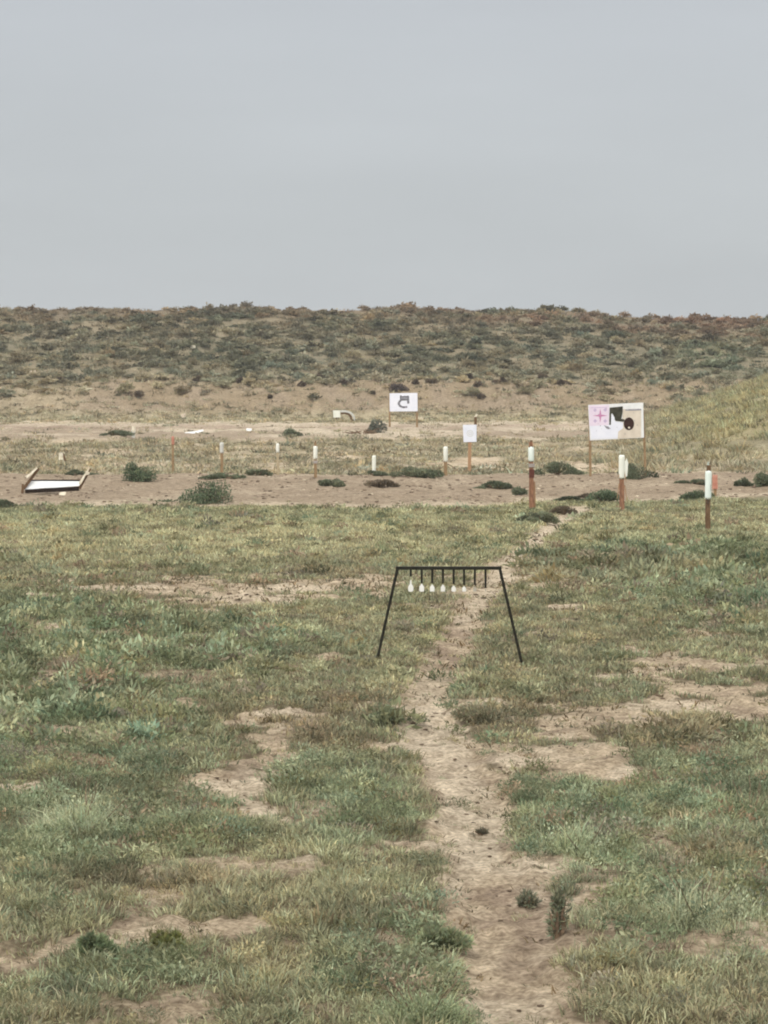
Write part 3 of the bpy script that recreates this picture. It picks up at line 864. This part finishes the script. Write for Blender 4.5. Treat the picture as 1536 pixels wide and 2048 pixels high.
def big_board():
    base = at(1235, 948); s = scale_at(base)
    t = thing('paper_target_board', 'large white board on two brown legs covered with torn pink, white and tan targets', 'target board', base)
    L = lambda px, py: ((px - 1235) / s, (948 - py) / s)
    o0 = 1150; q = 9.035
    C = lambda cx, cy: L(o0 + cx / q, 790 + cy / q)
    m = MB(); m.prism([C(230, 182), C(1225, 138), C(1243, 772), C(267, 822)], .02, M_WHITE, y0=-.01); m.build('board', t, .003)
    for nm, pts in (('leg', ((262, 400), (285, 1440), 42)), ('leg', ((1230, 300), (1285, 1260), 40))):
        a, b, wd = pts
        x0, z0 = C(*a); x1, z1 = C(*b)
        g = float(zz(np.array([base.x + x1]), np.array([base.y + .04]))[0]) - base.z
        m = MB(); m.bar((x1, .045, min(g, z1) - .15), (x0, .045, z0), wd / q / s, wd / q / s, M_WOOD, steps=5, wob=.002); m.build('leg', t, .004)
    def paper(name, polys, label=None, y0=-.014):
        m = MB()
        for k, (pts, mat) in enumerate(polys):
            m.prism([C(*p_) for p_ in pts], .003, mat, y0=y0 - .0035 * k)
        o = m.build(name, t)
        if label: o['label'] = label
        return o
    def star(cx, cy, rx, ry, k=.2):
        pts = []
        for i in range(8):
            a = i * math.pi / 4; r = 1 if i % 2 == 0 else k
            pts.append((cx + math.cos(a) * rx * r, cy - math.sin(a) * ry * r))
        return pts
    dia = lambda cx, cy, r: [(cx - r, cy), (cx, cy - r), (cx + r, cy), (cx, cy + r)]
    circ = lambda cx, cy, rx, ry, n=22: [(cx + rx * math.cos(2 * math.pi * i / n), cy + ry * math.sin(2 * math.pi * i / n)) for i in range(n)]
    m = MB()
    m.prism([C(*p_) for p_ in [(245, 190), (612, 178), (600, 545), (258, 560)]], .003, M_PAPERP, y0=-.014)
    m.prism([C(*p_) for p_ in star(450, 372, 135, 125)], .002, M_PINK, y0=-.0165)
    for k, cc in enumerate(((355, 272), (540, 268), (358, 468), (540, 470))):
        m.prism([C(*p_) for p_ in dia(*cc, 36)], .002, M_LILAC, y0=-.0165)
    m.prism([C(*p_) for p_ in [(285, 225), (575, 218), (575, 228), (285, 235)]], .002, M_LILAC, y0=-.0165)
    m.build('paper_target', t)['label'] = 'pink sighting target with a four pointed star and corner diamonds'
    paper('paper_target', [([(265, 560), (600, 545), (640, 345), (690, 330), (720, 480), (860, 500), (860, 600), (775, 660), (765, 785), (290, 795)], M_PAPERW)], 'blank bluish white lower sheet')
    paper('paper_target', [([(860, 255), (1185, 248), (1190, 765), (768, 790), (778, 662), (864, 600), (864, 500), (850, 440)], M_TANP)], 'tan cardboard sheet on the right')
    paper('torn_patch', [([(618, 228), (855, 205), (855, 310), (830, 428), (885, 440), (890, 485), (725, 468), (705, 400), (668, 335), (648, 332), (642, 535), (612, 540)], M_CHAR)], 'torn charcoal patch', y0=-.018)
    m = MB(); m.prism([C(*p_) for p_ in circ(968, 520, 94, 116)], .003, M_MAROON, y0=-.0185)
    m.prism([C(*p_) for p_ in circ(970, 588, 20, 18, 9)], .002, M_TANP, y0=-.0215)
    m.build('bullseye', t)['label'] = 'dark round bullseye with a pale hit near its bottom'
    rb = random.Random(4)
    for _ in range(22):
        hx, hy = rb.gauss(rb.choice((450, 965, 700)), 130), rb.gauss(450, 130)
        if 270 < hx < 1200 and 200 < hy < 760:
            m = MB(); m.prism([C(*p_) for p_ in circ(hx, hy, rb.uniform(5, 9), rb.uniform(5, 9), 6)], .002, M_GREYINK, y0=-.0235)
            m.build('bullet_hole', t)
    paper('printed_mark', [([(512, 545), (600, 568), (625, 600), (600, 618), (560, 600)], M_GREYINK)], 'grey arrow shaped smudge', y0=-.018)
    paper('printed_mark', [([(900, 258), (1188, 250), (1188, 276), (905, 284)], M_GREYINK)], 'grey bar', y0=-.018)
    paper('printed_mark', [([(1150, 300), (1172, 300), (1176, 545), (1120, 545), (1090, 525), (1150, 515)], M_TANP)], 'faint bracket', y0=-.0195)
big_board()

def far_board():
    base = at(807, 852); s = scale_at(base)
    t = thing('printed_target_board', 'white board with a dark printed emblem on two thin legs below the bank', 'target board', base)
    q = 4.518
    C = lambda cx, cy: ((640 + cx / q - 807) / s, (852 - (770 + cy / q)) / s)
    m = MB(); m.prism([C(628, 76), C(880, 72), C(882, 238), C(630, 240)], .025, M_PAPERW, y0=-.012); m.build('board', t, .004)
    for x in (630, 876):
        x0, z0 = C(x, 90)
        m = MB(); m.bar((x0, .05, -.3), (x0, .05, z0), .08, .08, M_WOOD, steps=4, wob=.003); m.build('leg', t, .005)
    m = MB()
    m.prism([C(*p_) for p_ in [(722, 94), (738, 96), (742, 102), (754, 101), (764, 98), (780, 101), (790, 97), (804, 100), (806, 140), (722, 142)]], .004, M_DKINK, y0=-.017)
    m.prism([C(*p_) for p_ in [(734, 112), (792, 112), (790, 124), (736, 124)]], .002, M_GREYINK, y0=-.0195)
    ring = []; inner = []
    for i in range(15):
        a = math.radians(120 + i * 13)
        ring.append((760 + math.cos(a) * 58, 168 - math.sin(a) * 42)); inner.append((762 + math.cos(a) * 40, 166 - math.sin(a) * 27))
    for i in range(14):
        m.prism([C(*p_) for p_ in (ring[i], ring[i + 1], inner[i + 1], inner[i])], .004, M_DKINK if i % 3 else M_GREYINK, y0=-.017)
    m.prism([C(*p_) for p_ in [(786, 141.5), (806, 141.5), (808, 166), (790, 170)]], .004, M_DKINK, y0=-.017)
    m.build('printed_emblem', t)
far_board()

def square_sign():
    base = at(939, 944); s = scale_at(base)
    t = thing('square_sign', 'small white square target on a single orange brown post', 'target sign', base)
    Z = lambda py: (944 - py) / s; X = lambda px: (px - 939) / s
    m = MB(); m.prism([(X(925.5), Z(850)), (X(953), Z(849.5)), (X(953), Z(884)), (X(927), Z(884.5))], .018, M_PAPERW, y0=-.01); m.build('panel', t, .004)
    m = MB(); m.bar((X(939), .045, -.15), (X(940), .045, Z(856)), 6.5 / s, 6.5 / s, M_ORANGE, steps=4, wob=.002); m.build('post', t, .004)
    m = MB()
    for i in range(20):
        a0, a1 = 2 * math.pi * i / 20, 2 * math.pi * (i + 1) / 20
        for r in (6.5, 3.2):
            m.prism([(X(940) + r / s * math.cos(a), Z(867) + r / s * math.sin(a)) for a in (a0, a1)] + [(X(940) + (r - .9) / s * math.cos(a), Z(867) + (r - .9) / s * math.sin(a)) for a in (a1, a0)], .003, M_FADED, y0=-.0135)
    m.build('printed_rings', t)
square_sign()

# ------------------------------------------------------------------ debris
def wrecked_frame():
    base = at(108, 988); s = scale_at(base)
    t = thing('overturned_frame', 'overturned white target frame lying on the dirt with two splintered legs pointing up', 'broken frame', base)
    K = 7.68
    def C(cx, cy): return ((20 + cx / K - 108) / s, (988 - (900 + cy / K)) / s)
    m = MB()   # white face, tilted back
    fr = lambda p_: Vector((p_.x, p_.y + (p_.z) * .5, p_.z))
    m.prism([C(222, 615), C(400, 612), C(450, 590), C(700, 580), C(1075, 553), C(1085, 485), C(300, 480)], .03, M_WHITE, frame=fr, y0=-.03); m.build('panel', t, .004)
    m = MB()
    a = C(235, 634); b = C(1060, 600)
    m.bar((a[0], .0, a[1]), (b[0], .0, b[1] + .01), .075, .09, M_RAIL); m.build('bottom_rail_and_shadow', t, .006)  # rail made thick and near-black to double as shadow under the frame
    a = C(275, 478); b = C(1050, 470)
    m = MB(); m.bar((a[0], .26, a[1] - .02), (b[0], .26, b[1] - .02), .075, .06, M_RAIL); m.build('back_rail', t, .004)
    a = C(205, 560); b = C(435, 285)
    m = MB(); m.bar((a[0], .02, a[1] - .05), (b[0], .10, b[1]), .06, .05, M_DKWOOD, steps=3, wob=.004)
    m.build('leg', t, .004)
    m = MB(); a = C(268, 430); b = C(425, 285); m.bar((a[0] - .02, -.02, a[1] + .01), (b[0] - .015, .06, b[1] + .01), .05, .035, M_CREAM, steps=3, wob=.006); m.build('splintered_face', t)
    a = C(1060, 570); b = C(1235, 290)
    m = MB(); m.bar((a[0], .04, a[1] - .03), (b[0], .12, b[1]), .06, .03, M_DKWOOD, steps=4, wob=.004); m.build('leg', t, .004)
    m = MB(); a = C(1085, 520); b = C(1220, 290); m.bar((a[0] - .015, -.01, a[1]), (b[0] - .02, .07, b[1]), .05, .02, M_CREAM, steps=4, wob=.004)
    a = C(1165, 355); b = C(1225, 355); m.bar((a[0], -.02, a[1]), (b[0], -.01, b[1]), .08, .05, M_CREAM); m.build('splintered_face', t)
    m = MB(); a = C(190, 640); b = C(190, 520); m.bar((a[0] - .0, 0, -.03), (b[0] + .01, 0, b[1]), .05, .04, M_DKWOOD); m.build('broken_stub', t)
wrecked_frame()

def flat_piece(name, label, cat, px, py, wpx, hpx, mat, seed, thick=.03, tilt=.5, rz=0.0, slant=0.0):
    p = at(px, py); s = scale_at(p); rr = random.Random(seed)
    n = 9; pts = []
    for i in range(n):
        a = 2 * math.pi * i / n
        k = rr.uniform(.75, 1.05)
        x = math.copysign(abs(math.cos(a)) ** .5, math.cos(a)) * wpx / 2 / s * k
        z = (math.copysign(abs(math.sin(a)) ** .6, math.sin(a)) + 1) * hpx / 2 / s * k
        pts.append((x, z + slant * x))
    fr = lambda q: Vector((q.x, q.y + q.z * tilt, q.z))
    m = MB(); m.prism(pts, thick, mat, frame=fr, y0=-thick / 2)
    o = m.build(name, None, .004); o.location = p; o.rotation_euler = (0, 0, rz)
    return tag(o, label, cat)

flat_piece('white_scrap', 'small white scrap on the dirt in front of the overturned frame', 'debris', 125, 991, 16, 7, M_CREAM, 1)
flat_piece('white_sheet', 'long thin white sheet lying tilted on the pale dirt strip', 'debris', 388, 867, 38, 6, M_WHITE, 2, slant=.14)
flat_piece('white_scrap', 'tiny white scrap on the pale dirt strip right of the long white sheet', 'debris', 498, 862, 13, 6, M_WHITE, 3)
flat_piece('pale_rock', 'small pale speck of rock among dark scrub high on the far berm', 'rock', 386, 697, 11, 7, M_CREAM, 5, thick=.15)
flat_piece('pale_rock', 'pale tan rock low on the left end of the far berm', 'rock', 65, 749, 14, 9, M_ROCK, 6, thick=.2)
flat_piece('pale_rock', 'pale tan lump at the foot of the bare bank above the long white sheet', 'rock', 367, 836, 11, 10, M_ROCK, 7, thick=.2)

p = at(125, 924); s = scale_at(p)
t = thing('shot_up_can', 'crumpled white and dark red can standing in dry grass behind the overturned frame', 'can', p)
m = MB(); m.bar((-.01, 0, 0), (-.06, 0, 18 / s), 11 / s, 9 / s, M_CREAM, nseg=8, steps=4, wob=.012); m.build('shell', t)
m = MB(); m.bar((.06, .02, 2 / s), (.0, .02, 17 / s), 8 / s, 6 / s, M_DKWOOD, nseg=6, steps=3, wob=.01); m.build('torn_side', t)

p = at(687, 842); s = scale_at(p)
t = thing('arched_target', 'pale square card beside a bent arch of panel at the bank foot', 'target', p)
X = lambda px: (px - 687) / s; Z = lambda py: (842 - py) / s
m = MB(); m.prism([(X(666), Z(821)), (X(680), Z(821)), (X(681), Z(835)), (X(667), Z(835))], .03, M_SLEEVEW, y0=-.05); m.build('square_card', t, .003)
arc = [(681, 823), (690, 822.5), (698, 824), (704, 827.5), (708, 834), (709, 842)]
m = MB()
for a, b in zip(arc, arc[1:]):
    m.bar((X(a[0]), 0, Z(a[1])), (X(b[0]), 0, Z(b[1]) - .005), .09, .09, M_FADED, d0=.3, d1=.3)
m.build('arch', t)
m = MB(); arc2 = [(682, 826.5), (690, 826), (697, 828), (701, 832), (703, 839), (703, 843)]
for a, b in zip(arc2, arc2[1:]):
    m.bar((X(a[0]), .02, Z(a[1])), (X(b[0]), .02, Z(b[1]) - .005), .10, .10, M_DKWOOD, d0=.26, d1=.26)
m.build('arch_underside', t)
m = MB(); m.bar((X(673), .02, -.1), (X(673), .02, Z(832)), .05, .05, M_DKWOOD); m.build('leg', t)

# ------------------------------------------------------------------ bushes one can tell apart
def bush(name, label, cat, px, py, wpx, hpx, col, seed, dens=1.0, leaf=None, group=None, twigs=True, depth=.7):
    p = at(px, py); s = scale_at(p)
    W = wpx / s / 2; H = hpx / s
    st = random.getstate(); random.seed(seed); r = np.random.default_rng(seed)
    n = int(2400 * dens); leaf = leaf or max(.035, 2.6 / s)
    nl = 16 if leaf < .08 and wpx > 80 else 9
    lob = np.stack([r.normal(0, .42, nl), r.normal(0, .40, nl), r.uniform(.10, .62, nl)], 1)
    lob[:, 2] *= np.clip(1.1 - .75 * lob[:, 0] ** 2, .25, 1)
    lr = r.uniform(.24, .44, nl) if wpx <= 100 else r.uniform(.16, .42, nl); lsh = r.normal(1, .2, nl)
    k = r.integers(0, nl, n)
    d = r.normal(0, 1, (n, 3)); d /= np.linalg.norm(d, axis=1)[:, None]
    rad = lr[k] * r.uniform(.35, 1.08, n) ** .6
    P = lob[k] + d * rad[:, None]
    P[:, 2] = np.abs(P[:, 2]) * np.clip(1.15 - .55 * P[:, 0] ** 2, .3, 1)
    dirn = d * .55 + r.normal(0, .75, (n, 3)); dirn[:, 2] += .9; dirn /= np.linalg.norm(dirn, axis=1)[:, None]
    q = np.cross(dirn, r.normal(0, 1, (n, 3))); q /= np.linalg.norm(q, axis=1)[:, None]
    if wpx <= 100: P = P * np.array([1.32 if hpx > 12 else 1.1, 1.1, 1.15])
    P = P * np.array([W, W * depth, H]); ll = leaf * r.uniform(.6, 1.4, n)[:, None]
    mid = P + dirn * ll * .5; wd = ll * r.uniform(.10, .2, n)[:, None] * (2.2 if wpx <= 100 and py < 1100 else 1.0)
    V = np.stack([P, mid + q * wd, P + dirn * ll, mid - q * wd], 1).reshape(-1, 3)
    i = np.arange(n) * 4
    Fc = np.concatenate([np.stack([i, i + 1, i + 2], 1), np.stack([i, i + 2, i + 3], 1)])
    tint = np.array(col)[None] * (lsh[k] * r.normal(1, .14, n))[:, None] * (1 + np.stack([r.normal(0, .07, n), np.zeros(n), r.normal(0, .05, n)], 1))
    tint = np.repeat(np.clip(tint, .01, .9), 4, 0)
    t = thing(name, label, cat, p, 0, group)
    np_mesh('foliage', V, Fc, tint, LEAF, parent=t)
    if twigs:
        m = MB()
        for _ in range(9):
            a = random.uniform(0, 6.28); rr_ = random.uniform(.2, .8)
            m.bar((0, 0, -.05), (math.cos(a) * W * rr_, math.sin(a) * W * depth * rr_, H * random.uniform(.4, .8)), .022, .007, M_TWIG, steps=3, wob=.01)
        m.build('stems', t)
    random.setstate(st)
    return t

G1 = (.135, .17, .10); G2 = (.15, .17, .105); G3 = (.20, .215, .135); BR = (.18, .145, .10)
BUSH = [
    ('bush', 'round grey green bush on the dirt road edge, right of the overturned frame', 283, 963, 84, 38, G1),
    ('bush', 'widest dark green bush sitting alone on the bare dirt close to the grass', 425, 1008, 96, 46, G1),
    ('bush', 'green bush left of the big board, right of the dark tipped post', 1113, 949, 62, 26, G2),
    ('bush', 'dark green bush under the right leg of the big board', 1276, 958, 66, 34, G2),
    ('low_shrub', 'flat grey green shrub on the pale strip right of the tiny white scrap', 585, 873, 42, 14, G2),
    ('low_shrub', 'low green shrub between two pale posts left of the dirt road middle', 516, 951, 44, 13, G3),
    ('low_shrub', 'long flat dark shrub below the post with the faded sleeve', 446, 957, 66, 9, G2),
    ('low_shrub', 'flat dark shrub touching the bleached stump', 240, 871, 56, 9, G2),
    ('low_shrub', 'long low grey green shrub left of the post with dry stalks', 822, 953, 74, 17, G3),
    ('low_shrub', 'dark green shrub overlapping the foot of the post with dry stalks', 864, 957, 44, 16, G2),
    ('low_shrub', 'dark flat shrub on the dirt road below the ragged based post', 648, 971, 38, 11, G2),
    ('low_shrub', 'grey green shrub just right of and below its dark twin on the dirt road', 672, 973, 40, 12, G3),
    ('low_shrub', 'brownish shrub on the dirt road below the sunken white sleeve', 756, 974, 62, 15, BR),
    ('low_shrub', 'long dark shrub on the dirt road midway between square sign and dark tipped post', 994, 978, 54, 13, G2),
    ('low_shrub', 'small green shrub touching the dark tipped post from the left', 1038, 990, 34, 14, G2),
    ('low_shrub', 'thin flat dark shrub right of the foot of the dark tipped post', 1140, 1004, 46, 9, G2),
    ('low_shrub', 'rounded green shrub left of the splintered post foot', 1208, 1008, 62, 24, G1),
    ('low_shrub', 'green shrub left of the nearest white sleeve', 1392, 1000, 60, 20, G1),
    ('low_shrub', 'thin dark shrub behind the nearest white sleeve', 1388, 968, 66, 8, G2),
    ('low_shrub', 'small dark shrub on the dirt right of the pink stake', 1485, 972, 26, 14, G2),
    ('low_shrub', 'dark green shrub cut by the right picture edge on the dirt road', 1525, 972, 44, 28, G2),
    ('low_shrub', 'brown tinged shrub where the footpath meets the dirt road', 1126, 1028, 40, 14, BR),
    ('low_shrub', 'dark shrub at the left picture edge on the dirt road', 6, 1016, 36, 14, G2),
    ('low_shrub', 'thin dark weeds around the foot of the sunken white sleeve', 750, 952, 40, 8, G2),
    ('low_shrub', 'dark flat shrub behind the right leg of the overturned frame', 155, 951, 44, 9, G2),
    ('low_shrub', 'dark shrub beside the left leg of the big board footing', 1176, 997, 40, 7, BR),
    ('low_shrub', 'wide green shrub behind the footpath end at the grass edge', 1075, 1046, 64, 20, G3),
    ('low_shrub', 'purplish brown shrub at the head of the bank above the printed board', 797, 784, 34, 17, (.15, .125, .11)),
]
for k, (nm, lab, px, py, wd, ht, c) in enumerate(BUSH):
    bush(nm, lab, 'bush', px, py, wd, ht, c, 300 + k, dens=.5 + wd / 90)
bush('tumbleweed', 'round grey tumbleweed with brown debris trailing to its left', 'tumbleweed', 755, 866, 28, 25, (.13, .14, .11), 400, dens=.8, depth=1)
p = at(722, 868); s = scale_at(p)
m = MB()
for i in range(60):
    x = random.uniform(-30, 24) / s; y_ = random.uniform(-.4, .4); z = random.uniform(0.02, .06 + .2 * (x * s + 32) / 56)
    m.bar((x, y_, z * .4), (x + random.uniform(-.3, .3), y_ + random.uniform(-.2, .2), z), .035, .012, M_TWIG)
o = m.build('brush_pile'); o.location = p
tag(o, 'low brown pile of dead brush trailing left from the tumbleweed', 'brush pile')

for k, (px, py, wd, ht) in enumerate([(865, 768, 26, 12), (935, 760, 24, 12), (957, 775, 20, 10), (830, 768, 12, 8), (275, 795, 30, 14), (480, 765, 16, 9), (540, 797, 14, 7),
                                      (395, 762, 14, 9), (640, 758, 16, 10), (745, 790, 12, 8), (1085, 758, 22, 10), (960, 796, 16, 8), (690, 770, 14, 10), (1125, 770, 26, 10), (1000, 765, 22, 9), (120, 765, 26, 10), (604, 772, 16, 9)]):
    bush('bank_shrub', 'small dark shrub dotted on the bare tan face of the bank', 'bush', px, py, wd, ht, (.13, .10, .07), 420 + k, dens=.3, group='small dark shrubs on the bare bank', twigs=False)

# foreground plants that stand out
def sage_tuft(label, px, py, wpx, hpx, col, seed, depth=.9, n=70):
    """a loose clump of feathery upright stems, thinning out to its edge"""
    p = at(px, py); s = scale_at(p); W = wpx / s / 2; H = hpx / s
    st = random.getstate(); random.seed(seed); r = np.random.default_rng(seed)
    t = thing('sage_clump', label, 'weed clump', p, 0)
    tm = [blade_template(24, .08, H * k_, .0065, (4, 62)) for k_ in (1.0, .8, .6, .5)] + [leafy_template(110, .10, H * .75, .020, up=1.2, cl=4) for _ in range(4)]
    x = r.normal(0, .46, n) * W; y = r.normal(0, .46, n) * W * depth
    rr = np.hypot(x / W, y / W / depth)
    sz = np.clip(1.05 - .55 * rr, .25, 1.1) * r.uniform(.4, 1.12, n)
    P = np.stack([x, y, zz(x + p.x, y + p.y) - p.z], 1)
    c = np.array(col)[None] * np.clip(r.normal(1, .17, (n, 1)), .6, 1.4) * (1 + np.stack([r.normal(0, .05, n), np.zeros(n), r.normal(0, .04, n)], 1))
    o = scatter('foliage', tm, P, sz, r.uniform(.8, 1.15, n), c, seed); o.parent = t
    m = MB()
    for _ in range(7):
        a = random.uniform(0, 6.28); q = random.uniform(.1, .6) * W
        m.bar((0, 0, -.03), (math.cos(a) * q * 1.5, math.sin(a) * q * 1.5, H * random.uniform(.6, 1.05)), .006, .003, M_TWIG, steps=4, wob=.006)
    m.build('stems', t)
    random.setstate(st)
sage_tuft('large feathery pale sage green clump in the left foreground', 165, 1672, 230, 130, (.47, .50, .32), 501, n=150)
sage_tuft('low spreading pale sage clump right of the large one', 360, 1660, 220, 70, (.35, .375, .225), 502, n=100)
sage_tuft('pale sage clump right of the footpath below the bare patch', 1165, 1705, 220, 75, (.38, .41, .25), 503, n=100)
sage_tuft('sage green clump at the right picture edge behind the upright one', 1500, 1640, 170, 80, (.35, .37, .22), 504, n=80)
sage_tuft('upright grey green clump in the right foreground', 1400, 1840, 300, 105, (.42, .44, .28), 505, n=150)
sage_tuft('thick blue green tuft at the bottom edge left of the footpath', 840, 2045, 260, 100, (.31, .34, .20), 506, n=130)
bush('path_weed', 'dark green tuft left of its yellower twin on the bare lower left patch', 'weed', 185, 1915, 64, 42, (.21, .25, .14), 507, dens=.8, leaf=.03)
bush('path_weed', 'yellow green tuft on the bare lower left patch', 'weed', 335, 1905, 56, 30, (.19, .20, .075), 508, dens=.7, leaf=.03)
bush('path_weed', 'dark sprawling weed on the dirt right of the footpath', 'weed', 1118, 1872, 44, 96, (.24, .25, .165), 509, dens=.3, leaf=.03)
bush('path_weed', 'small dark weed at the right edge of the footpath', 'weed', 1058, 1812, 48, 26, (.22, .22, .15), 510, dens=.35, leaf=.025)
bush('path_weed', 'dark green tuft overhanging the left path edge near the bottom', 'weed', 880, 1895, 110, 46, (.28, .31, .18), 511, dens=1.5, leaf=.03)
bush('path_weed', 'dark low plant at the left path edge level with the right bare patch', 'weed', 785, 1446, 110, 30, (.24, .26, .16), 512, dens=1.1, leaf=.03)
bush('path_weed', 'brown leaved plant at the right path edge below the plate rack', 'weed', 955, 1448, 120, 40, (.26, .24, .155), 513, dens=1.2, leaf=.03)
bush('path_weed', 'tiny dark sprig alone in the middle of the footpath', 'weed', 965, 1668, 34, 10, (.14, .13, .09), 514, dens=.12, leaf=.02)

# yellow flowers and a dark clod
p = at(163, 1378); s = scale_at(p)
t = thing('yellow_flowers', 'small patch of bright yellow flowers in the grass at left', 'flowers', p)
for k in range(7):
    x = random.uniform(-14, 14) / s; y_ = random.uniform(-.06, .06); z = random.uniform(.035, .06)
    m = MB(); a0 = random.uniform(0, 6)
    for q in range(5):
        a = a0 + q * 2 * math.pi / 5
        c0 = Vector((x, y_, z)); d = Vector((math.cos(a), math.sin(a), .25)); e = Vector((-math.sin(a), math.cos(a), 0))
        b = len(m.v); i = m.mi(M_YELLOW)
        m.v += [tuple(c0), tuple(c0 + d * .012 + e * .008), tuple(c0 + d * .022), tuple(c0 + d * .012 - e * .008)]
        m.f.append((b, b + 1, b + 2, b + 3)); m.m.append(i)
    fl = m.build('flower_head', t)
    m = MB(); m.bar((x * .8, y_ * .8, -.02), (x, y_, z), .003, .002, M_TWIG); m.build('stem', fl)
bm = ico(.03, 5, .7, .2, 2); me = bpy.data.meshes.new('clod'); bm.to_mesh(me); bm.free(); me.materials.append(M_CLOD)
o = bpy.data.objects.new('clod', me); COL.objects.link(o); p = at(963, 1382); o.location = (p.x, p.y, p.z + .04)
tag(o, 'single dark clod in the grass right of the footpath below the rack', 'clod')

# ------------------------------------------------------------------ the grey air
HAZE = .00042
m = bpy.data.materials.new('grey_air'); m.use_nodes = True
m.node_tree.nodes.remove(m.node_tree.nodes['Principled BSDF'])
pv = m.node_tree.nodes.new('ShaderNodeVolumePrincipled')
pv.inputs['Color'].default_value = (.93, .95, .97, 1); pv.inputs['Density'].default_value = HAZE; pv.inputs['Anisotropy'].default_value = .2
m.node_tree.links.new(pv.outputs[0], m.node_tree.nodes['Material Output'].inputs['Volume'])
v = [(x, y, z) for x in (-670, 670) for y in (-670, 670) for z in (-60, 12)]
me = bpy.data.meshes.new('haze'); me.from_pydata(v, [], [(0, 1, 3, 2), (4, 6, 7, 5), (0, 4, 5, 1), (2, 3, 7, 6), (0, 2, 6, 4), (1, 5, 7, 3)])
me.materials.append(m)
tag(bpy.data.objects.new('haze', me), 'thin grey misty air over the whole range', 'haze', kind='stuff')
COL.objects.link(bpy.data.objects['haze'])
